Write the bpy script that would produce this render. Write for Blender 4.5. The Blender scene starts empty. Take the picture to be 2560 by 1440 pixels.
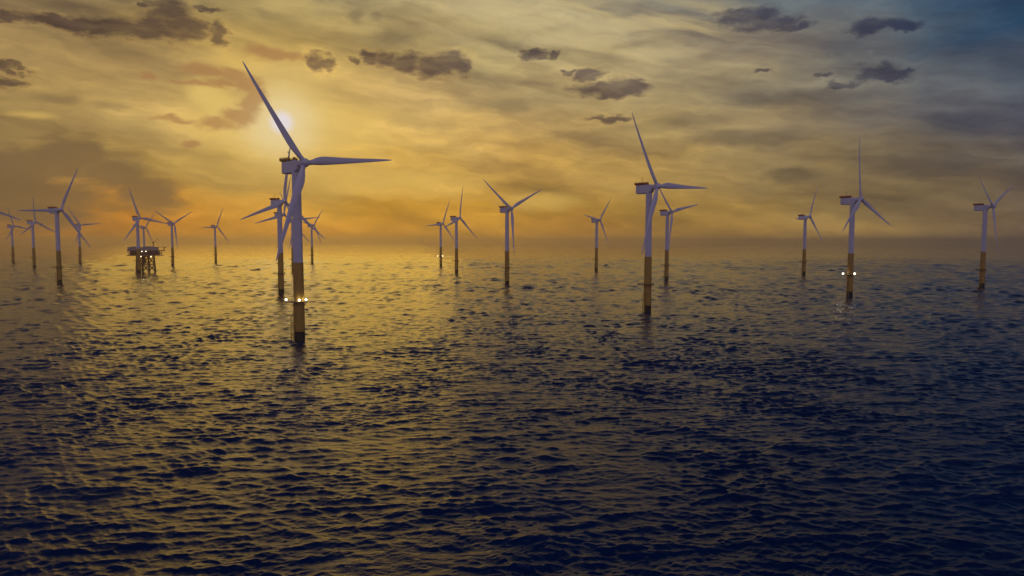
import bpy, bmesh, math, random
import numpy as np
from mathutils import Vector, Matrix

# ------------------------------------------------------------------ camera
F_PX, CAM_H, HORIZON = 1707.0, 50.4, 605.5           # focal length and horizon row for a 2560 px wide frame
PITCH = math.atan((720 - HORIZON) / F_PX)
scene = bpy.context.scene
C = scene.collection
cam_d = bpy.data.cameras.new("camera")
cam_d.sensor_width = 36.0
cam_d.lens = 36.0 * F_PX / 2560
cam_d.clip_start = 1.0
cam_d.clip_end = 60000.0
cam = bpy.data.objects.new("camera", cam_d)
cam.location = (0, 0, CAM_H)
cam.rotation_euler = (math.pi / 2 - PITCH, 0, 0)
C.objects.link(cam)
scene.camera = cam
scene.view_settings.view_transform = 'Standard'
scene.view_settings.look = 'None'
scene.view_settings.exposure = 0.0
scene.view_settings.gamma = 1.0
scene.cycles.use_denoising = True
scene.cycles.denoising_prefilter = 'ACCURATE'
scene.cycles.volume_bounces = 3
scene.cycles.max_bounces = 8
scene.cycles.sample_clamp_indirect = 4.0


def ray(px, py):
    cx, cy = (px - 1280) / F_PX, (720 - py) / F_PX
    cp, sp = math.cos(PITCH), math.sin(PITCH)
    return cx, cp + sp * cy, -sp + cp * cy


def azel(px, py):
    x, y, z = ray(px, py)
    return math.degrees(math.atan2(x, y)), math.degrees(math.atan2(z, math.hypot(x, y)))


def lin(c):
    return tuple((v / 255 / 12.92 if v / 255 <= .04045 else ((v / 255 + .055) / 1.055) ** 2.4) for v in c[:3])


# ------------------------------------------------------------------ sun
SUN_AZ, SUN_EL = azel(704, 306)
sun_d = bpy.data.lights.new("sun", 'SUN')
sun_d.energy = 0.10
sun_d.angle = math.radians(28)
sun_d.color = (1.0, 0.60, 0.06)
sun = bpy.data.objects.new("sun", sun_d)
a, e = math.radians(SUN_AZ), math.radians(SUN_EL)
SUN_DIR = Vector((math.sin(a) * math.cos(e), math.cos(a) * math.cos(e), math.sin(e)))
sun.rotation_euler = SUN_DIR.to_track_quat('Z', 'Y').to_euler()
C.objects.link(sun)

# ------------------------------------------------------------------ sky
world = bpy.data.worlds.new("World")
scene.world = world
world.use_nodes = True
NT = world.node_tree
NT.nodes.clear()


class G:
    """small helper that writes node graphs"""
    def __init__(s, nt): s.nt = nt

    def node(s, t, **kw):
        n = s.nt.nodes.new(t)
        for k, v in kw.items(): setattr(n, k, v)
        return n

    def put(s, sock, v):
        if v is None: return
        if hasattr(v, 'is_output') or isinstance(v, bpy.types.NodeSocket): s.nt.links.new(v, sock)
        else: sock.default_value = v

    def m(s, op, a, b=None, c=None, clamp=False):
        n = s.node('ShaderNodeMath', operation=op, use_clamp=clamp)
        for i, v in enumerate((a, b, c)): s.put(n.inputs[i], v)
        return n.outputs[0]

    def v(s, op, a, b=None, scale=None):
        n = s.node('ShaderNodeVectorMath', operation=op)
        s.put(n.inputs[0], a)
        if b is not None: s.put(n.inputs[1], b)
        if scale is not None: s.put(n.inputs['Scale'], scale)
        return n.outputs['Value'] if op in ('LENGTH', 'DOT_PRODUCT', 'DISTANCE') else n.outputs[0]

    def xyz(s, x, y, z=0.0):
        n = s.node('ShaderNodeCombineXYZ')
        for i, q in enumerate((x, y, z)): s.put(n.inputs[i], q)
        return n.outputs[0]

    def noise(s, vec, scale, detail=3, rough=.5, dist=0, color=False):
        n = s.node('ShaderNodeTexNoise', noise_dimensions='3D')
        s.put(n.inputs['Vector'], vec)
        n.inputs['Scale'].default_value = scale
        n.inputs['Detail'].default_value = detail
        n.inputs['Roughness'].default_value = rough
        n.inputs['Distortion'].default_value = dist
        return n.outputs['Color'] if color else n.outputs['Fac']

    def smooth(s, v, lo, hi, a=0.0, b=1.0):
        n = s.node('ShaderNodeMapRange', interpolation_type='SMOOTHSTEP')
        s.put(n.inputs['Value'], v)
        for k, q in (('From Min', lo), ('From Max', hi), ('To Min', a), ('To Max', b)): s.put(n.inputs[k], q)
        return n.outputs['Result']

    def mix(s, f, a, b, blend='MIX'):
        n = s.node('ShaderNodeMix', data_type='RGBA', blend_type=blend)
        n.clamp_factor = True
        s.put(n.inputs['Factor'], f)
        for i, q in ((6, a), (7, b)):
            s.put(n.inputs[i], (*q, 1) if isinstance(q, tuple) and len(q) == 3 else q)
        return n.outputs[2]

    def ramp(s, f, stops, interp='LINEAR'):
        n = s.node('ShaderNodeValToRGB')
        r = n.color_ramp
        r.interpolation = interp
        r.elements[0].position, r.elements[0].color = stops[0][0], (*stops[0][1], 1)
        r.elements[1].position, r.elements[1].color = stops[-1][0], (*stops[-1][1], 1)
        for p, c in stops[1:-1]:
            el = r.elements.new(p)
            el.color = (*c, 1)
        s.put(n.inputs[0], f)
        return n.outputs['Color']


g = G(NT)
tc = g.node('ShaderNodeTexCoord')
DIR = g.v('NORMALIZE', tc.outputs['Generated'])
sep = g.node('ShaderNodeSeparateXYZ')
NT.links.new(DIR, sep.inputs[0])
AZ = g.m('MULTIPLY', g.m('ARCTAN2', sep.outputs[0], sep.outputs[1]), 57.29578)
EL = g.m('MULTIPLY', g.m('ARCSINE', sep.outputs[2]), 57.29578)
A = g.xyz(AZ, EL)

# broad colours of the sunset sky: rows of equal elevation, each a ramp over azimuth
SKY_X = [0, 320, 640, 960, 1280, 1600, 1920, 2240, 2560]
SKY_Y = [0, 100, 200, 300, 400, 500, 600]
SKY = [
    [(140,118,85),(150,130,90),(155,135,88),(172,155,112),(182,166,126),(152,144,122),(104,112,116),(60,82,105),(28,58,88)],
    [(158,132,82),(170,140,85),(178,148,85),(160,140,90),(168,152,108),(174,155,116),(140,130,114),(88,98,105),(62,76,92)],
    [(165,137,88),(182,150,92),(200,168,104),(194,160,102),(172,150,104),(158,140,102),(132,124,106),(108,110,110),(86,90,102)],
    [(165,137,80),(182,150,90),(212,180,112),(218,182,110),(192,160,102),(172,148,96),(142,126,98),(108,104,100),(86,87,98)],
    [(145,118,72),(180,146,78),(212,172,88),(218,176,90),(202,160,86),(178,146,84),(150,128,86),(124,110,86),(100,92,84)],
    [(125,98,58),(188,128,46),(206,144,48),(212,158,54),(190,143,56),(166,130,62),(152,123,70),(134,114,76),(112,96,78)],
    [(152,104,55),(206,130,40),(214,138,40),(208,138,44),(190,130,50),(178,132,60),(176,136,68),(160,130,76),(136,110,80)],
]


def sky_at(px, py):
    px = min(max(px, 0), 2559.9); py = min(max(py, 0), 599.9)
    i, j = int(px // 320), int(py // 100)
    u, w = px / 320 - i, py / 100 - j
    c = [lin(SKY[q][p]) for q, p in ((j, i), (j, i + 1), (j + 1, i), (j + 1, i + 1))]
    return tuple((c[0][k] * (1 - u) + c[1][k] * u) * (1 - w) + (c[2][k] * (1 - u) + c[3][k] * u) * w for k in range(3))


def px_of(az, el):
    az, el = math.radians(az), math.radians(el)
    x, y, z = math.sin(az) * math.cos(el), math.cos(az) * math.cos(el), math.sin(el)
    cp, sp = math.cos(PITCH), math.sin(PITCH)
    d = y * cp - z * sp
    return 1280 + F_PX * x / d, 720 - F_PX * (y * sp + z * cp) / d


warp1 = g.v('SUBTRACT', g.noise(g.v('MULTIPLY', A, (.055, .12, 0)), 1.0, 3, .5, color=True), (.5, .5, .5))
warp2 = g.v('SUBTRACT', g.noise(g.v('MULTIPLY', A, (.22, .5, 0)), 1.0, 4, .55, color=True), (.5, .5, .5))
AW = g.v('ADD', A, g.v('ADD', g.v('MULTIPLY', warp1, (13, 6, 0)), g.v('MULTIPLY', warp2, (4.5, 2.2, 0))))
sw = g.node('ShaderNodeSeparateXYZ')
NT.links.new(AW, sw.inputs[0])
azf = g.m('DIVIDE', g.m('ADD', sw.outputs[0], 50.0), 100.0, clamp=True)
ELW = sw.outputs[1]
ROWS = [0, 3, 6, 9, 12, 15, 18.5]
base = None
for i, el in enumerate(ROWS):
    stops = []
    for az in (-50, -37, -31, -25, -19, -13, -6, 0, 6, 13, 19, 25, 31, 37, 50):
        px, py = px_of(max(-37, min(37, az)), el)
        stops.append(((az + 50) / 100, sky_at(px, py)))
    col = g.ramp(azf, stops)
    base = col if base is None else g.mix(g.smooth(ELW, ROWS[i - 1], el), base, col)

# soft grey-brown and bright bands (thin layered cloud)
tilt = g.v('ADD', g.v('MULTIPLY', A, (.045, .30, 0)), g.xyz(0.0, g.m('MULTIPLY', AZ, .05)))
band = g.noise(g.v('ADD', tilt, g.v('MULTIPLY', warp2, (.35, .5, 0))), 1.0, 5, .56)
base = g.mix(g.smooth(band, .46, .66, 0, .72), base, g.mix(1.0, base, (.50, .49, .62), 'MULTIPLY'))
base = g.mix(g.smooth(band, .50, .34, 0, .80), base, g.mix(1.0, base, (1.40, 1.38, 1.28), 'MULTIPLY'))
fine = g.noise(g.v('ADD', g.v('MULTIPLY', A, (.3, 1.0, 0)), g.v('MULTIPLY', warp2, (1.2, 1.5, 0))), 1.0, 5, .6)
base = g.mix(g.smooth(fine, .42, .66, 0, .45), base, g.mix(1.0, base, (.72, .70, .76), 'MULTIPLY'))
base = g.mix(g.smooth(fine, .50, .30, 0, .45), base, g.mix(1.0, base, (1.22, 1.2, 1.12), 'MULTIPLY'))


def ell(lst, vec):
    F = None
    for cx, cy, hw, hh in lst:
        az, el = azel(cx, cy)
        k = math.cos(math.radians(az))
        ia, ib = F_PX / 57.2958 / (hw * k * k), F_PX / 57.2958 / (hh * k)
        q = g.v('MULTIPLY', g.v('SUBTRACT', vec, (az, el, 0)), (ia, ib, 0))
        f = g.m('SUBTRACT', 1.0, g.v('LENGTH', q))
        F = f if F is None else g.m('MAXIMUM', F, f)
    return F


# bright cirrus streaks fanning out over the top middle
ws = g.v('ADD', A, g.v('MULTIPLY', warp2, (1.5, .9, 0)))
ss = g.node('ShaderNodeSeparateXYZ')
NT.links.new(ws, ss.inputs[0])
su = g.m('ADD', g.m('MULTIPLY', ss.outputs[0], .05), g.m('MULTIPLY', ss.outputs[1], -.02))
sv = g.m('ADD', g.m('MULTIPLY', ss.outputs[1], .62), g.m('MULTIPLY', ss.outputs[0], .17))
streak = g.noise(g.xyz(su, sv), 1.0, 4, .55)
mask = g.smooth(ell([(1480, 110, 480, 170), (1250, 40, 260, 90)], ws), 0, .6)
base = g.mix(g.m('MULTIPLY', g.smooth(streak, .44, .72, 0, .85), mask), base, lin((200, 178, 125)))

lump0 = g.v('SUBTRACT', g.noise(g.v('MULTIPLY', A, (.5, .9, 0)), 1.0, 5, .6, color=True), (.5, .5, .5))
# paler and darker soft patches
soft = g.v('ADD', A, g.v('ADD', g.v('MULTIPLY', warp2, (3.0, 1.5, 0)), g.v('MULTIPLY', warp1, (2, 1, 0))))
cream = g.smooth(ell([(1200, 30, 170, 26), (1300, 60, 130, 30), (1430, 100, 200, 26), (1560, 60, 200, 24), (1640, 130, 160, 20)], soft), 0, .7)
base = g.mix(g.m('MULTIPLY', cream, .5), base, lin((204, 184, 136)))
bright = g.smooth(ell([(520, 250, 95, 60), (620, 320, 230, 40), (840, 320, 260, 90), (1000, 460, 330, 60),
                       (70, 285, 90, 14), (1350, 500, 160, 40), (600, 155, 120, 40)], soft), 0, .9)
base = g.mix(g.m('MULTIPLY', bright, .55), base, lin((222, 184, 98)))
dim = g.smooth(g.m('ADD', ell([(40, 415, 150, 75), (150, 400, 120, 70), (215, 385, 70, 50), (270, 440, 110, 70), (360, 490, 110, 50), (110, 500, 230, 80)],
                   g.v('ADD', A, g.v('MULTIPLY', warp2, (4.0, 2.8, 0)))), g.m('MULTIPLY', g.m('SUBTRACT', fine, .5), .9)), -.2, .55)
base = g.mix(g.m('MULTIPLY', dim, .85), base, lin((118, 94, 64)))
dim2 = g.smooth(ell([(130, 245, 110, 18), (270, 268, 70, 14), (1850, 345, 270, 30), (2380, 310, 170, 42), (1980, 440, 130, 24),
                     (960, 95, 130, 26), (888, 42, 30, 22), (942, 45, 24, 14), (1750, 300, 160, 30), (1300, 470, 170, 22), (2000, 250, 220, 30), (1250, 260, 130, 30),
                     (200, 30, 160, 30)], soft), 0, .8)
base = g.mix(g.m('MULTIPLY', dim2, .65), base, g.mix(1.0, base, (.52, .54, .68), 'MULTIPLY'))
brown = g.smooth(g.m('ADD', ell([(520, 176, 80, 20), (590, 186, 60, 28), (622, 208, 48, 38), (634, 240, 46, 42), (626, 268, 50, 38), (596, 292, 62, 30), (540, 308, 70, 20),
                      (490, 207, 90, 11), (560, 208, 80, 9), (370, 192, 28, 10), (470, 356, 28, 18), (700, 138, 100, 18), (660, 122, 60, 16), (440, 296, 80, 11)],
                     g.v('ADD', A, g.v('ADD', g.v('MULTIPLY', warp2, (2.2, 1.2, 0)), g.v('MULTIPLY', lump0, (1.6, 1.1, 0))))), g.m('MULTIPLY', g.m('SUBTRACT', fine, .5), .8)), 0, .72)
base = g.mix(g.smooth(ell([(520, 252, 80, 52)], soft), 0, .7, 0, .8), base, lin((222, 192, 112)))
BROWN = g.m('MULTIPLY', brown, .68)

# veiled sun
cosd = g.v('DOT_PRODUCT', DIR, tuple(SUN_DIR))
dd = g.m('MULTIPLY', g.m('ARCCOSINE', g.m('MINIMUM', cosd, 1.0)), 57.29578)
ddw = g.m('ADD', dd, g.m('MULTIPLY', g.m('SUBTRACT', band, .5), 2.5))
base = g.mix(g.smooth(ddw, 11.0, 1.5, 0, .5), base, lin((222, 184, 98)))
base = g.mix(g.smooth(ddw, 5.5, .8, 0, .75), base, lin((230, 200, 126)))
base = g.mix(g.smooth(ddw, 3.6, .7, 0, .7), base, lin((234, 212, 160)))
base = g.mix(BROWN, base, lin((166, 118, 76)))
base = g.mix(g.smooth(dd, 1.2, .35), base, lin((232, 222, 222)))

# small dark cumulus in front
lump = g.v('SUBTRACT', g.noise(g.v('MULTIPLY', A, (.55, .95, 0)), 1.0, 6, .62, color=True), (.5, .5, .5))
AL = g.v('ADD', A, g.v('MULTIPLY', lump, (2.9, 1.9, 0)))
wisp = g.noise(g.v('ADD', g.v('MULTIPLY', A, (.5, 1.5, 0)), g.v('MULTIPLY', lump, (1, 1, 0))), 1.0, 5, .62)
F1 = ell([(20, 42, 90, 15), (110, 52, 120, 18), (230, 68, 120, 20), (330, 72, 130, 28), (420, 70, 120, 36), (480, 72, 60, 30), (430, 22, 60, 32), (520, 20, 40, 8),
          (548, 86, 28, 34), (362, 18, 14, 8), (20, 168, 60, 12), (15, 205, 65, 16), (62, 178, 18, 10),
          (785, 155, 26, 24), (815, 158, 26, 20), (880, 150, 14, 9), (925, 143, 30, 20), (965, 150, 36, 24), (1015, 158, 46, 27), (1075, 166, 52, 27),
          (1125, 158, 52, 30), (1155, 176, 26, 20), (1335, 136, 34, 10), (1385, 138, 26, 7),
          (1472, 188, 42, 15), (1418, 184, 20, 7), (1510, 226, 90, 20), (1560, 216, 60, 26), (1590, 214, 30, 24), (1535, 299, 46, 12), (1500, 296, 40, 8),
          (1870, 40, 90, 20), (1920, 58, 90, 18), (1985, 64, 60, 10), (2180, 66, 80, 18), (2250, 66, 60, 12),
          (2190, 180, 56, 22), (2235, 188, 50, 16), (2110, 207, 42, 12), (2055, 188, 24, 7), (1900, 182, 20, 6)], AL)
d1 = g.smooth(g.m('ADD', F1, g.m('MULTIPLY', g.m('SUBTRACT', wisp, .5), .8)), -.28, .52)
shade = g.mix(g.smooth(AZ, -5, 28), (.29, .28, .50), (.34, .35, .54))
rim = g.m('MULTIPLY', g.smooth(F1, -.55, .05), g.smooth(AZ, 25, -20, .12, .42))
base = g.mix(rim, base, g.mix(1.0, base, (1.5, 1.42, 1.2), 'MULTIPLY'))
base = g.mix(g.m('MULTIPLY', d1, g.smooth(wisp, .3, .62, .78, 1.0)), base, g.mix(1.0, base, shade, 'MULTIPLY'))

# the rest of the dome: physical sky overhead, lavender dusk behind
nish = g.node('ShaderNodeTexSky', sky_type='NISHITA')
nish.sun_disc = False
nish.sun_elevation = math.radians(SUN_EL)
nish.sun_rotation = math.radians(SUN_AZ)
over = g.mix(1.0, g.v('SCALE', nish.outputs[0], scale=0.05), (.10, .20, .42), 'MULTIPLY')
over = g.mix(g.smooth(fine, .35, .75, 0, .5), over, (.020, .050, .105))
front = g.mix(g.smooth(EL, 18.0, 23.5), base, over)
rear = g.mix(g.smooth(EL, 0, 70), lin((146, 128, 154)), lin((102, 104, 144)))
rear = g.mix(g.smooth(fine, .35, .7, 0, .4), rear, g.mix(1.0, rear, (.7, .7, .75), 'MULTIPLY'))
absaz = g.m('ABSOLUTE', AZ)
sky = g.mix(g.m('MULTIPLY', g.smooth(absaz, 55, 115), g.smooth(EL, 88, 70)), front, rear)
sky = g.mix(g.smooth(EL, 0, -6), sky, (.02, .025, .04))
bg = g.node('ShaderNodeBackground')
NT.links.new(sky, bg.inputs[0])
bg.inputs[1].default_value = 1.0
wo = g.node('ShaderNodeOutputWorld')
NT.links.new(bg.outputs[0], wo.inputs[0])
world.cycles.sampling_method = 'MANUAL'
world.cycles.sample_map_resolution = 1024


# ------------------------------------------------------------------ helpers
def put(name, me, mat=None, parent=None):
    o = bpy.data.objects.new(name, me)
    if mat is not None: me.materials.append(mat)
    C.objects.link(o)
    if parent is not None: o.parent = parent
    return o


def obj(name, bm, mat, parent=None, smooth_angle=None):
    bmesh.ops.recalc_face_normals(bm, faces=bm.faces[:])
    me = bpy.data.meshes.new(name)
    bm.to_mesh(me)
    bm.free()
    if smooth_angle:
        for p in me.polygons: p.use_smooth = True
        me.set_sharp_from_angle(angle=math.radians(smooth_angle))
    return put(name, me, mat, parent)


def loft(bm, rings, cap=True):
    vs = [[bm.verts.new(p) for p in r] for r in rings]
    n = len(rings[0])
    for r0, r1 in zip(vs, vs[1:]):
        for i in range(n):
            bm.faces.new((r0[i], r0[(i + 1) % n], r1[(i + 1) % n], r1[i]))
    if cap:
        bm.faces.new(vs[0][::-1]); bm.faces.new(vs[-1])


def cyl(bm, p0, p1, r0, r1=None, n=12):
    p0, p1 = Vector(p0), Vector(p1)
    r1 = r0 if r1 is None else r1
    d = (p1 - p0).normalized()
    u = d.orthogonal().normalized(); w = d.cross(u)
    loft(bm, [[p + (u * math.cos(t) + w * math.sin(t)) * r for t in (2 * math.pi * i / n for i in range(n))] for p, r in ((p0, r0), (p1, r1))])


def path(bm, pts, r, n=6):
    for p, q in zip(pts, pts[1:]): cyl(bm, p, q, r, n=n)


def lathe(bm, prof, n=32, axis='Z'):
    rings = []
    for r, h in prof:
        ring = []
        for i in range(n):
            t = 2 * math.pi * i / n
            ring.append((r * math.cos(t), r * math.sin(t), h) if axis == 'Z' else (h, r * math.cos(t), r * math.sin(t)))
        rings.append(ring)
    loft(bm, rings)


def box(bm, c, s, bev=0.0):
    r = bmesh.ops.create_cube(bm, size=1.0, matrix=Matrix.Translation(c) @ Matrix.Diagonal((*s, 1)))
    if bev:
        es = {e for v in r['verts'] for e in v.link_edges}
        bmesh.ops.bevel(bm, geom=list(es), offset=bev, segments=2, affect='EDGES', profile=.5)


def thing(name, label, cat, loc=(0, 0, 0), rz=0.0, group=None):
    o = bpy.data.objects.new(name, None)
    o.empty_display_size = 2
    C.objects.link(o)
    o.location = loc; o.rotation_euler = (0, 0, rz)
    o['label'] = label; o['category'] = cat
    if group: o['group'] = group
    return o


def paint(name, col, rough=.45, wear=.12, scale=.4, streak=True, metal=0.0):
    m = bpy.data.materials.new(name)
    m.use_nodes = True
    q = G(m.node_tree)
    b = m.node_tree.nodes['Principled BSDF']
    t = q.node('ShaderNodeTexCoord').outputs['Object']
    v = q.v('MULTIPLY', t, (1, 1, .12)) if streak else t
    n1 = q.noise(v, scale * 2.2, 5, .6)
    n2 = q.noise(t, scale * .35, 3, .5)
    c = q.mix(q.smooth(n1, .48, .74, 0, wear * 2), (*col,), tuple(x * .55 for x in col))
    c = q.mix(q.smooth(n2, .42, .7, 0, wear), c, tuple(x * .75 for x in col))
    q.put(b.inputs['Base Color'], c)
    q.put(b.inputs['Roughness'], q.smooth(n1, .3, .7, rough - .08, rough + .12))
    b.inputs['Metallic'].default_value = metal
    return m


M_WHITE = paint("white_coating", (.74, .75, .78), .42, .10, .3)
M_BLADE = paint("blade_gelcoat", (.76, .77, .80), .35, .06, .3, False)
M_YELLOW = paint("yellow_paint", (.54, .335, .06), .5, .35, .5)
M_PILE = paint("tidal_growth", (.030, .032, .022), .75, .3, 1.5)
M_STEEL = paint("dark_steel", (.10, .085, .07), .6, .3, .8)
M_RED = paint("red_paint", (.42, .055, .025), .5, .15, .8)
M_GOLD = paint("yellow_rail_paint", (.50, .30, .03), .5, .15, .8)
M_GREY = paint("grey_cladding", (.50, .44, .40), .55, .25, .25)
M_DECK = paint("deck_steel", (.30, .17, .15), .6, .35, .3)
M_RUST = paint("rusty_steel", (.25, .115, .065), .7, .35, .5)


def glow(name, col, s):
    m = bpy.data.materials.new(name)
    m.use_nodes = True
    nt = m.node_tree
    b = nt.nodes['Principled BSDF']
    q = G(nt)
    n = q.noise(q.node('ShaderNodeTexCoord').outputs['Object'], 3.0, 1)
    q.put(b.inputs['Base Color'], (*col, 1))
    q.put(b.inputs['Emission Color'], q.mix(n, (*col,), tuple(c * .9 for c in col)))
    b.inputs['Emission Strength'].default_value = s
    return m


M_LAMP = glow("lamp_glass", (1.0, .88, .66), 14.0)

# ------------------------------------------------------------------ sea
R0 = 62.0
deps = list(np.arange(math.degrees(math.atan(CAM_H / R0)), 32, -.09)) + list(np.arange(32, 15, -.05)) + list(np.arange(15, 4.2, -.026)) \
    + list(np.arange(4.2, 2.2, -.02)) + list(np.arange(2.2, .9, -.014)) + list(np.arange(.9, .14, -.02))
dist = CAM_H / np.tan(np.radians(np.array(deps)))
azs = np.concatenate([np.arange(-180, -46, 2.0), np.arange(-46, 46.01, .055), np.arange(47.5, 179, 2.0)])
AZg, Dg = np.meshgrid(np.radians(azs), dist)
X = Dg * np.sin(AZg); Y = Dg * np.cos(AZg)
drad = np.gradient(dist)[:, None] * np.ones_like(AZg)
dtan = np.abs(np.gradient(np.radians(azs)))[None, :] * Dg
rng = np.random.default_rng(7)


def lowfreq(X, Y, lam, n, rng):
    s = np.zeros_like(X)
    for _ in range(n):
        t = rng.uniform(0, 2 * math.pi); k = 2 * math.pi / (lam * rng.uniform(.7, 1.6))
        s += np.cos(k * (X * math.cos(t) + Y * math.sin(t)) + rng.uniform(0, 6.28))
    return s / math.sqrt(n / 2)


NW = 360
gust = np.clip(1.0 + .16 * lowfreq(X, Y, 150, 7, rng) + .18 * lowfreq(X, Y, 45, 7, rng), .35, 1.9)
X, Y, Dg, gust, drad, dtan = (q_.astype(np.float32) for q_ in (X, Y, Dg, gust, drad, dtan))
Z = np.zeros_like(X); DX = np.zeros_like(X); DY = np.zeros_like(X)
for i in range(NW):
    lam = .52 * (90 / .52) ** ((i + rng.uniform(0, 1)) / NW)
    th = math.radians((97 if rng.uniform() < .72 else 62) + rng.normal(0, 26 if lam < 2 else (20 if lam < 9 else 34)))
    k = 2 * math.pi / lam
    ph0 = rng.uniform(0, 6.28)
    cx, cy = math.cos(th), math.sin(th)
    row_d, row_s = dist, np.abs(np.gradient(dist) * cy)
    st = (.026 if lam < 1.6 else (.030 if lam < 3.0 else .030 * (3.0 / lam) ** .75)) * np.ones_like(row_d)
    if lam > 26: st = st * 0
    if lam > 2.6:                                     # longer chop builds up over the open water further out
        dc = math.sqrt(lam / .97 * CAM_H / .00147)
        st = st + np.clip((row_d - .65 * dc) / (.5 * dc), 0, 1) * .0235 * min(1, (30 / lam) ** .6)
    row = st / k * np.clip((lam / np.maximum(row_s, 1e-6) - 2.0) / 1.2, 0, 1)
    on = np.nonzero(row > 1e-4)[0]
    if len(on) == 0: continue
    sl = slice(on[0], on[-1] + 1)
    att = row[sl, None].astype(np.float32) * gust[sl] * np.clip((lam / np.maximum(dtan[sl] * abs(cx), 1e-6) - 2.0) / 1.2, 0, 1)
    ph = (k * cx) * X[sl] + (k * cy) * Y[sl] + np.float32(ph0)
    Z[sl] += att * np.cos(ph)
    sn = att * np.sin(ph) * 1.15
    DX[sl] -= sn * cx; DY[sl] -= sn * cy
V = np.stack([X + DX, Y + DY, Z], -1).astype(np.float32)
nr, na = X.shape
I = np.arange(nr * na).reshape(nr, na)
In = np.roll(I, -1, 1)
quads = np.stack([I[:-1], In[:-1], In[1:], I[1:]], -1).reshape(-1, 4)
# inner disc under the viewer
rr = [46, 30, 15]
inner = []
for r in rr:
    inner.append(np.stack([r * np.sin(np.radians(azs)), r * np.cos(np.radians(azs)), np.zeros(na)], -1))
inner.append(np.zeros((1, 3)))
verts = np.concatenate([V.reshape(-1, 3)] + inner).astype(np.float32)
prev = I[0]; extra = []; off = nr * na
tris = []
for r in rr:
    cur = np.arange(off, off + na); off += na
    extra.append(np.stack([cur, np.roll(cur, -1), np.roll(prev, -1), prev], -1))
    prev = cur
cen = off
tri = np.stack([np.full(na, cen), np.roll(prev, -1), prev], -1)
quads = np.concatenate([quads] + extra)
loops = np.concatenate([quads.ravel(), tri.ravel()]).astype(np.int32)
starts = np.concatenate([np.arange(len(quads)) * 4, len(quads) * 4 + np.arange(na) * 3]).astype(np.int32)
me = bpy.data.meshes.new("sea")
me.vertices.add(len(verts)); me.vertices.foreach_set("co", verts.ravel())
me.loops.add(len(loops)); me.loops.foreach_set("vertex_index", loops)
me.polygons.add(len(starts)); me.polygons.foreach_set("loop_start", starts)
me.polygons.foreach_set("use_smooth", np.ones(len(starts), dtype=bool))
me.update(calc_edges=True)
me.validate()

m = bpy.data.materials.new("sea_water")
m.use_nodes = True
q = G(m.node_tree)
b = m.node_tree.nodes['Principled BSDF']
t = q.node('ShaderNodeTexCoord').outputs['Object']
patch = q.noise(q.v('MULTIPLY', t, (1, .6, 1)), .02, 3, .5)
q.put(b.inputs['Base Color'], q.mix(q.smooth(patch, .35, .65), (.0002, .014, .066), (.0004, .019, .082)))
b.inputs['IOR'].default_value = 1.333
b.inputs['Roughness'].default_value = .03
rip = q.noise(q.v('MULTIPLY', t, (.42, 1.35, 1)), .6, 5, .62, .6)
rip2 = q.noise(q.v('MULTIPLY', t, (.5, 1.4, 1)), 2.3, 3, .55, .4)
hgt = q.m('ADD', q.m('MULTIPLY', rip, .13), q.m('MULTIPLY', rip2, .065))
bp = q.node('ShaderNodeBump')
bp.inputs['Strength'].default_value = 1.0
bp.inputs['Distance'].default_value = 1.0
q.put(bp.inputs['Height'], hgt)
q.put(b.inputs['Normal'], bp.outputs[0])
sea = put("sea", me, m)
sea['kind'] = 'structure'

# ------------------------------------------------------------------ wind turbine (nacelle faces +X, tower base at the origin)
HUB_H, OVERHANG, ROTOR_R = 90.0, 7.4, 59.0
TILT, CONE = math.radians(5), math.radians(2)


def tower_r(z): return 2.62 - .40 * z / 87


def blade_mesh():
    bm = bmesh.new()
    st = [(1.2, 1.15, 2.30, 1.0, 0), (2.6, 1.15, 2.30, 1.0, 0), (4.5, 1.10, 2.6, .82, 12), (7.0, 1.22, 3.5, .52, 13), (10.0, 1.38, 4.25, .36, 12),
          (13.0, 1.40, 4.35, .29, 10.5), (18, 1.30, 3.95, .25, 8), (25, 1.15, 3.3, .22, 5.5), (33, .95, 2.65, .20, 3.5), (41, .76, 2.1, .18, 2),
          (49, .56, 1.55, .17, .8), (54.5, .40, 1.08, .17, .2), (57.5, .24, .66, .17, 0), (58.7, .10, .30, .17, 0), (59.0, .03, .08, .2, 0)]
    rings = []
    N = 22
    for r, le, ch, tk, tw in st:
        ring = []
        tw = math.radians(tw)
        for i in range(N):
            t = 2 * math.pi * i / N
            c = .5 + .5 * math.cos(t)                   # 1 at trailing edge, 0 at leading edge
            if tk > .9: w = .5 * math.sin(t)
            else:
                k = (tk - .17) / .83
                foil = tk * 1.05 * math.sqrt(max(c, 0)) * (1 - c) ** .85 * 1.25 * (1 if math.sin(t) >= 0 else -1)
                w = (1 - k) * foil + k * .5 * math.sin(t) * tk
            y0, x0 = le - c * ch, w * ch              # leading edge towards +Y
            x1 = x0 * math.cos(tw) - y0 * math.sin(tw); y1 = x0 * math.sin(tw) + y0 * math.cos(tw)
            ring.append((x1 + .0006 * r * r, y1, r))
        rings.append(ring)
    loft(bm, rings)
    return bm


def tower_rings(bm, z0, z1, grow=0.0, n=40, seams=()):
    zs = [z0, z1]
    prof = [(tower_r(z0) + grow, z0)]
    for s in seams:
        prof += [(tower_r(s) + grow, s - .14), (tower_r(s) + grow + .05, s - .10), (tower_r(s) + grow + .05, s + .10), (tower_r(s) + grow, s + .14)]
    prof.append((tower_r(z1) + grow, z1))
    lathe(bm, prof, n)


DECK_Z = 20.0


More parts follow.
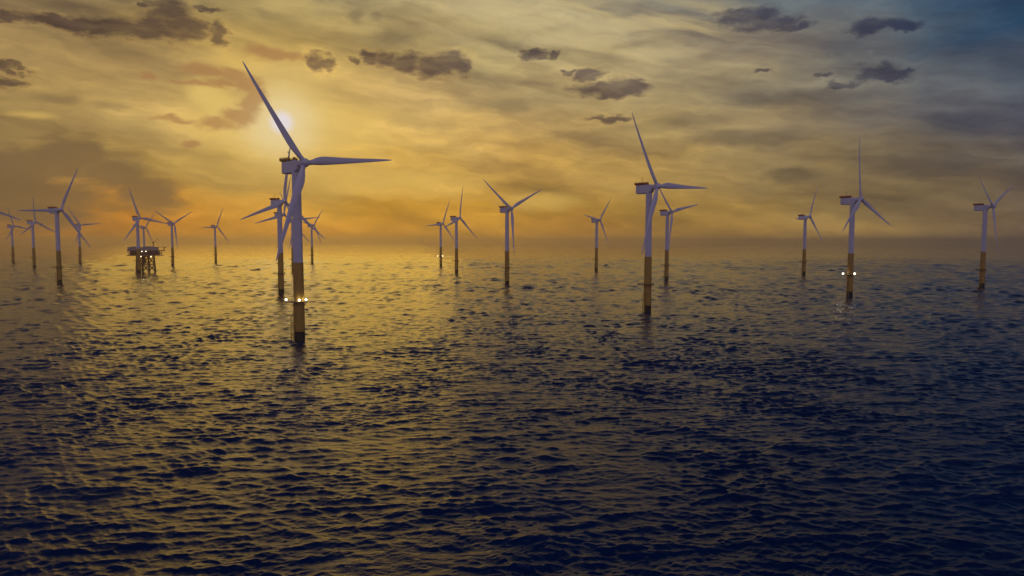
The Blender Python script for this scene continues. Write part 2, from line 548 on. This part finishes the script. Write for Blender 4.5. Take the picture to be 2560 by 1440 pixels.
def deck_outline(off=0.0):
    """round walkway with a lay-down balcony reaching out on one side (local direction BAL)"""
    pts = []
    for i in range(48):
        t = 2 * math.pi * i / 48
        w = max(0.0, math.cos(t)) ** 6
        r = 4.3 + 3.3 * w + off
        pts.append((r * math.cos(t), r * math.sin(t)))
    return pts


def build_turbine(lamps=(), rail=None, bal=math.pi):
    T = thing('wind_turbine', '', 'wind turbine')
    bm = bmesh.new(); tower_rings(bm, 40.0, 86.0, seams=(55, 70)); lathe_flange = None
    obj('tower', bm, M_WHITE, T, 40)
    bm = bmesh.new(); tower_rings(bm, 4.6, 39.9, .16, seams=(12, 30)); 
    tp = obj('transition_piece', bm, M_YELLOW, T, 40)
    bm = bmesh.new()
    for s in (-1, 1):
        path(bm, [(s * .9, -4.3, -2), (s * .9, -4.3, 12), (s * .9, -2.6, 14.5)], .22, 8)
        cyl(bm, (s * .9, -4.3, 3), (s * .7, -2.5, 3.0), .14, n=6)
        cyl(bm, (s * .9, -4.3, 9), (s * .7, -2.5, 9.0), .14, n=6)
        cyl(bm, (s * .3, -3.35, -1), (s * .3, -3.35, DECK_Z - .3), .06, n=6)
    for z in np.arange(0, DECK_Z - .5, .6): cyl(bm, (-.3, -3.35, z), (.3, -3.35, z), .035, n=5)
    obj('boat_landing', bm, M_YELLOW, tp)
    bm = bmesh.new(); tower_rings(bm, -6.0, 4.5, .10)
    obj('foundation_pile', bm, M_PILE, T, 40)
    # service platform
    bm = bmesh.new()
    cb, sb = math.cos(bal), math.sin(bal)
    rot = lambda p, z: (p[0] * cb - p[1] * sb, p[0] * sb + p[1] * cb, z)
    o_ = deck_outline()
    i_ = [(2.62 * math.cos(2 * math.pi * i / 48), 2.62 * math.sin(2 * math.pi * i / 48)) for i in range(48)]
    A_ = [[bm.verts.new(rot(p, z)) for p in ring] for ring, z in ((o_, DECK_Z), (o_, DECK_Z - .35), (i_, DECK_Z - .35), (i_, DECK_Z))]
    for r0, r1 in zip(A_, A_[1:] + A_[:1]):
        for i in range(48): bm.faces.new((r0[i], r0[(i + 1) % 48], r1[(i + 1) % 48], r1[i]))
    for k in range(8):
        t = 2 * math.pi * k / 8
        rr_ = 4.1 + 3.0 * max(0, math.cos(t)) ** 6
        cyl(bm, rot((rr_ * math.cos(t), rr_ * math.sin(t)), DECK_Z - .4), rot((2.55 * math.cos(t), 2.55 * math.sin(t)), DECK_Z - 2.6), .12, n=6)
    plat = obj('service_platform', bm, M_STEEL, T)
    bm = bmesh.new()
    rl = deck_outline(-.12)
    for hz in (.45, .8, 1.15):
        for i in range(48): cyl(bm, rot(rl[i], DECK_Z + hz), rot(rl[(i + 1) % 48], DECK_Z + hz), .04, n=4)
    for i in range(0, 48, 2): cyl(bm, rot(rl[i], DECK_Z - .02), rot(rl[i], DECK_Z + 1.15), .045, n=4)
    obj('railing', bm, M_YELLOW, plat)
    for (lx, ly) in lamps:
        bm = bmesh.new()
        cyl(bm, (lx, ly, DECK_Z - .1), (lx, ly, DECK_Z + 1.9), .07, n=6)
        box(bm, (lx, ly, DECK_Z + 1.75), (.5, .5, .25), .05)
        fl = obj('lamp_post', bm, M_STEEL, plat)
        # the glowing globe
    # nacelle
    ang = TILT
    tz = lambda x: 90 + (x - OVERHANG) * math.tan(ang)
    bm = bmesh.new()
    rings = []
    for x, hw, zt, zb, ch in ((-10.6, 1.75, 1.95, -2.9, .5), (-10.0, 2.05, 2.25, -3.9, .7), (-6, 2.15, 2.25, -4.15, .7), (1.5, 2.15, 2.05, -4.2, .7), (2.4, 2.1, 1.9, -3.7, .8), (3.3, 1.95, 1.75, -2.6, 1.0)):
        ch = ch * .6
        prof = [(hw, zb + ch), (hw, zt - ch), (hw - ch, zt), (-hw + ch, zt), (-hw, zt - ch), (-hw, zb + ch), (-hw + ch * 1.2, zb), (hw - ch * 1.2, zb)]
        rings.append([(x, y, 89.65 + z + .03 * x) for y, z in prof])
    loft(bm, rings)
    cyl(bm, (0, 0, 84.6), (0, 0, 86.3), 2.30, n=32)
    nac = obj('nacelle', bm, M_WHITE, T, 30)
    bm = bmesh.new()
    cyl(bm, (3.2, 0, tz(3.2)), (5.6, 0, tz(5.6)), 1.95, 1.75, n=28)
    obj('rotor_collar', bm, M_WHITE, nac, 30)
    # hoist platform on the rear roof
    rm = rail or M_RED
    bm = bmesh.new()
    x0, x1, hw, zf = -11.4, -2.2, 2.35, 92.05
    box(bm, ((x0 + x1) / 2, 0, zf), (x1 - x0, hw * 2, .22))
    for x in np.arange(x0 + .6, x1, 2.0):
        box(bm, (x, 0, zf - .25), (.18, hw * 1.7, .28))
    for s in (-1, 1):
        box(bm, ((x0 + x1) / 2, s * hw, zf + .62), (x1 - x0, .06, .95))
    box(bm, (x0, 0, zf + .62), (.06, hw * 2 - .08, .95))
    hp = obj('hoist_platform', bm, rm, nac)
    bm = bmesh.new()
    for s in (-1, 1):
        for h in (1.25, 1.6): cyl(bm, (x0, s * hw, zf + h), (x1, s * hw, zf + h), .06, n=5)
        for x in np.linspace(x0, x1, 9): cyl(bm, (x, s * (hw + .05), zf), (x, s * (hw + .05), zf + 1.65), .06, n=5)
    for h in (1.25, 1.6): cyl(bm, (x0, -hw, zf + h), (x0, hw, zf + h), .06, n=5)
    box(bm, (-3.0, .9, zf + .9), (1.1, 1.3, 1.6), .1)
    box(bm, (-5.4, -.6, zf + .75), (1.2, 1.0, 1.3), .1)
    obj('railing', bm, rm, nac)
    bm = bmesh.new()
    cyl(bm, (-5.9, -.6, zf), (-5.6, -.6, zf + 4.9), .13, .08, n=6)
    cyl(bm, (-5.85, -1.3, zf + 4.1), (-5.85, .2, zf + 4.1), .06, n=5)
    for y in (-1.3, .2): cyl(bm, (-5.85, y, zf + 4.1), (-5.85, y, zf + 4.6), .10, n=6)
    obj('weather_mast', bm, M_STEEL, nac)
    # hub
    R_ = Matrix.Translation((OVERHANG, 0, HUB_H)) @ Matrix.Rotation(-TILT, 4, 'Y')
    bm = bmesh.new()
    prof = [(1.55, -2.0), (1.95, -1.8), (2.25, -.9), (2.32, 0), (2.25, .8), (2.02, 1.6), (1.6, 2.25), (1.0, 2.75), (.45, 2.95), (.02, 3.0)]
    lathe(bm, prof, 32, 'X')
    for k in range(3):
        aa = 2 * math.pi * k / 3
        d = Vector((0, math.sin(aa), math.cos(aa)))
        cyl(bm, d * 1.3, d * 2.75, 1.42, 1.30, n=20)
    hub = obj('hub', bm, M_WHITE, T, 35)
    hub.matrix_local = R_
    bl = []
    bm = blade_mesh()
    b0 = obj('blade', bm, M_BLADE, T, 50)
    bl.append(b0)
    for k in (1, 2):
        c = b0.copy(); C.objects.link(c); c.parent = T; bl.append(c)
    return T


def lamp_mesh():
    bm = bmesh.new()
    bmesh.ops.create_uvsphere(bm, u_segments=12, v_segments=8, radius=.5)
    me = bpy.data.meshes.new('lamp_globe')
    bm.to_mesh(me); bm.free()
    me.materials.append(M_LAMP)
    for p in me.polygons: p.use_smooth = True
    return me


LAMP = lamp_mesh()
POST = None


def add_lamps(T, spots, size=1.0):
    """lamp posts on the service platform, given in local coordinates of the turbine"""
    plat = [c for c in T.children if c.name.startswith('service_platform')][0]
    for lx, ly, lz in spots:
        o = bpy.data.objects.new('floodlight', LAMP)
        C.objects.link(o); o.parent = plat
        o.location = (lx, ly, DECK_Z + lz); o.scale = (size,) * 3
        bm = bmesh.new()
        cyl(bm, (lx, ly, DECK_Z), (lx, ly, DECK_Z + lz - .42 * size), .08, n=6)
        obj('lamp_post', bm, M_STEEL, plat)


def pose(T, phi, spin, rs):
    T.rotation_euler = (0, 0, math.radians(phi))
    hub = [c for c in T.children if c.name.startswith('hub')][0]
    R_ = Matrix.Translation((OVERHANG, 0, HUB_H)) @ Matrix.Rotation(-TILT, 4, 'Y')
    hub.matrix_local = R_ @ Matrix.Rotation(-math.radians(spin), 4, 'X')
    k = 0
    for c in T.children:
        if c.name.split('.')[0] == 'blade':
            c.matrix_local = R_ @ Matrix.Rotation(-math.radians(spin + 120 * k), 4, 'X') @ Matrix.Rotation(CONE, 4, 'Y') @ Matrix.Diagonal((1, 1, rs, 1))
            k += 1


def copy_tree(o, parent=None):
    c = o.copy(); C.objects.link(c); c.parent = parent
    c.matrix_parent_inverse = o.matrix_parent_inverse
    for ch in o.children: copy_tree(ch, c)
    return c


GROUP = 'wind turbines standing in the sea'
TURBINES = [
    # x, y, yaw, spin, rotor scale, label
    (-109.6, 350.0, -40, 84, .915, 'largest white wind turbine nearest the viewer, blade crossing the sun, yellow hoist railing'),
    (98.6, 495.0, -49, 89, .96, 'second largest white wind turbine, red hoist platform, in the right half of the sea'),
    (-226.6, 669.0, -32, 10, .99, 'white wind turbine standing close behind the left side of the largest turbine'),
    (316.5, 638.4, -52, 116, .96, 'white wind turbine with an upright blade and two lit lamps, right part of the sea'),
    (-551.3, 693.3, -10, 108, .90, 'wind turbine at the left picture edge showing only one blade tip'),
    (-555.9, 838.0, -17, 26, .98, 'tall white turbine near the left edge with one blade level, pointing left'),
    (-5.9, 816.2, -45, 64, .95, 'white turbine with two blades raised in a V, alone in the middle of the sea'),
    (526.6, 763.9, -54, 64, .93, 'rightmost white wind turbine, two blades raised in a V'),
    (205.5, 907.6, -50, 78, .95, 'small white turbine just right of and behind the second largest turbine'),
    (-331.9, 983.4, -31, 15, .96, 'far turbine mostly hidden by the towers behind the largest turbine'),
    (-394.1, 1229.7, -29, 84, 1.0, 'far turbine hidden behind the tower of the largest one, one blade showing at right'),
    (-468.9, 1603.6, -26, 39, .86, 'small distant turbine just right of the tower of the largest turbine'),
    (-91.6, 1128.9, -32, 11, .92, 'right one of the close pair of distant turbines, taller, with an upright blade'),
    (-152.8, 1467.8, -41, 23, .95, 'left one of the close pair of distant turbines, with tiny lit lamps'),
    (152.1, 1231.3, -45, 39, .86, 'distant lone turbine between the V-shaped middle turbine and the second largest'),
    (457.3, 1069.5, -53, 24, .84, 'small turbine left of the turbine with two lit lamps, blade raised'),
    (-616.6, 1128.6, -29, 101, .87, 'white turbine whose tower stands in front of the substation platform'),
    (-976.4, 1815.9, -20, 39, .80, 'faint small turbine rising from behind the substation deck'),
    (-727.9, 1466.1, -26, 59, .92, 'distant turbine just right of the substation, two blades raised in a V'),
    (-747.7, 1724.8, -25, 24, .89, 'small distant turbine alone between the substation and the largest turbine'),
    (-943.3, 1348.6, -11, 117, .84, 'distant turbine second in from the left edge, with an upright blade'),
    (-1013.4, 1603.5, -25, 84, .82, 'faint turbine right of the tall left one, one blade pointing right'),
    (-1226.9, 1680.5, -10, 101, .80, 'faint farthest turbine beside the left picture edge, under the lone blade tip'),
]
LIT = {}
# prototype: balcony reaches towards local direction that shows at the left of the picture
proto = build_turbine(bal=math.pi + math.radians(42))
turbs = []
for i, (x, y, phi, spin, rs, lab) in enumerate(TURBINES):
    o = copy_tree(proto) if i else proto
    turbs.append(o)
for o, (x, y, phi, spin, rs, lab) in zip(turbs, TURBINES):
    o.location = (x, y, 0)
    pose(o, phi, spin, rs)
    o['label'] = lab; o['category'] = 'wind turbine'; o['group'] = GROUP
# the nearest turbine has yellow hoist railings
for c in turbs[0].children_recursive:
    nm = c.name.split('.')[0]
    if nm == 'hoist_platform' or (nm == 'railing' and c.parent.name.startswith('nacelle')):
        c.data = c.data.copy(); c.data.materials[0] = M_GOLD


def local(phi, dx, dy):
    """offset in world metres (x right, y away) to the turbine's own axes"""
    p = math.radians(-phi)
    return dx * math.cos(p) - dy * math.sin(p), dx * math.sin(p) + dy * math.cos(p)


for idx, spots, size in ((0, [(-6.4, -.6, 1.0), (1.4, -3.9, 1.0), (3.9, -.9, 1.0)], 1.0), (3, [(-7.0, -.5, 1.0), (3.9, -.6, 1.0)], 1.35), (13, [(-6.6, -.3, 1.0), (3.9, -.6, 1.0)], 1.2)):
    phi = TURBINES[idx][2]
    add_lamps(turbs[idx], [(*local(phi, a_, b_), c_) for a_, b_, c_ in spots], size)

# ------------------------------------------------------------------ offshore substation
sx, sy = ray(365, 680)[0], ray(365, 680)[1]
k_ = CAM_H / -ray(365, 680)[2]
S = thing('offshore_substation', 'grey two-storey substation platform on a rusty braced steel jacket in the sea', 'substation', (sx * k_, sy * k_, 0), math.radians(24))
bm = bmesh.new()
box(bm, (0, 0, 28.2), (53, 26, 1.0), .1)
box(bm, (-.5, 0, 32.0), (44, 19, 6.5), .15)
box(bm, (0, 0, 31.9), (52, 25.5, .5), .05)
for x in np.arange(-24, 25, 4.0):
    box(bm, (x, -12.1, 32), (.6, .5, 6.6)); box(bm, (x, 12.1, 32), (.6, .5, 6.6))
obj('lower_deck', bm, M_DECK, S)
bm = bmesh.new()
box(bm, (1.5, 0, 35.7), (56, 27, .7), .1)
up = obj('upper_deck', bm, M_DECK, S)
bm = bmesh.new()
box(bm, (-3, 1, 39.2), (45, 21, 6.2), .2)
box(bm, (-14, 2, 42.8), (13, 12, 1.0), .1); box(bm, (5, 3, 42.9), (16, 10, 1.2), .1)
for x in np.arange(-24, 19, 3.0): box(bm, (x, -9.6, 39.2), (.25, .22, 6.0))
obj('upper_module', bm, M_GREY, S)
bm = bmesh.new()
box(bm, (23.5, 0, 42.1), (19, 19, .6), .1)
for p in ((17, -7), (17, 7), (29, -7), (29, 7)): cyl(bm, (p[0] * .98, p[1], 36), (p[0], p[1], 41.9), .35, n=8)
obj('helideck', bm, M_RUST, S)
bm = bmesh.new()
for z in (36.6, 37.2):
    for s in (-13.3, 13.3): cyl(bm, (-26, s, z), (29, s, z), .09, n=5)
    for s in (-26, 29): cyl(bm, (s, -13.3, z), (s, 13.3, z), .09, n=5)
for x in np.linspace(-26, 29, 19):
    for s in (-13.3, 13.3): cyl(bm, (x, s, 36), (x, s, 37.25), .09, n=5)
obj('railing', bm, M_YELLOW, up)
bm = bmesh.new()
cyl(bm, (12, 6, 36), (12, 6, 49), .8, .7, n=12); box(bm, (12, 6, 50), (2.6, 2.4, 2.4), .2)
crane = obj('crane', bm, M_RUST, S)
bm = bmesh.new()
for dy in (-.5, .5):
    cyl(bm, (12.6, 6 + dy, 50.4), (19.5, 6, 56.5), .22, n=6)
cyl(bm, (19.5, 6, 56.5), (19.5, 6, 48.5), .1, n=5)
obj('crane_boom', bm, M_RUST, crane)
feet = [(-13, -8), (-4.5, -8), (4.5, -8), (13, -8), (-13, 8), (-4.5, 8), (4.5, 8), (13, 8)]
top = lambda p, z: (p[0] * (1.08 - .12 * z / 28), p[1] * (1.08 - .12 * z / 28), z)
for p in feet:
    bm = bmesh.new(); cyl(bm, top(p, -5), top(p, 28), 1.05, .95, n=12)
    obj('jacket_leg', bm, M_RUST, S, 40)
for a_, c_ in ((0, 1), (1, 2), (2, 3), (4, 5), (5, 6), (6, 7), (0, 4), (3, 7)):
    bm = bmesh.new()
    for z0, z1 in ((1, 13), (13, 26)):
        cyl(bm, top(feet[a_], z0), top(feet[c_], z1), .5, n=8); cyl(bm, top(feet[c_], z0), top(feet[a_], z1), .5, n=8)
    for z in (13, 26.4): cyl(bm, top(feet[a_], z), top(feet[c_], z), .75, n=8)
    obj('brace', bm, M_RUST, S, 40)
for lx, ly, lz in ((-4, -13.9, 35.0), (1.8, -13.9, 35.0), (-6, -9, 26.4), (9, -9, 26.4)):
    o = bpy.data.objects.new('floodlight', LAMP)
    C.objects.link(o); o.parent = S; o.location = (lx, ly, lz); o.scale = (.8, .8, .8)

# ------------------------------------------------------------------ haze
bm = bmesh.new()
box(bm, (0, 0, 75), (48000, 48000, 164))
m = bpy.data.materials.new("sea_haze")
m.use_nodes = True
nt = m.node_tree
nt.nodes.clear()
pv = nt.nodes.new('ShaderNodeVolumePrincipled')
pv.inputs['Color'].default_value = (1.0, .90, .76, 1)
pv.inputs['Density'].default_value = .0001
pv.inputs['Density Attribute'].default_value = ''
pv.inputs['Anisotropy'].default_value = .80
om = nt.nodes.new('ShaderNodeOutputMaterial')
nt.links.new(pv.outputs[0], om.inputs['Volume'])
m.cycles.homogeneous_volume = True
hz = obj('haze', bm, m)
hz['kind'] = 'stuff'
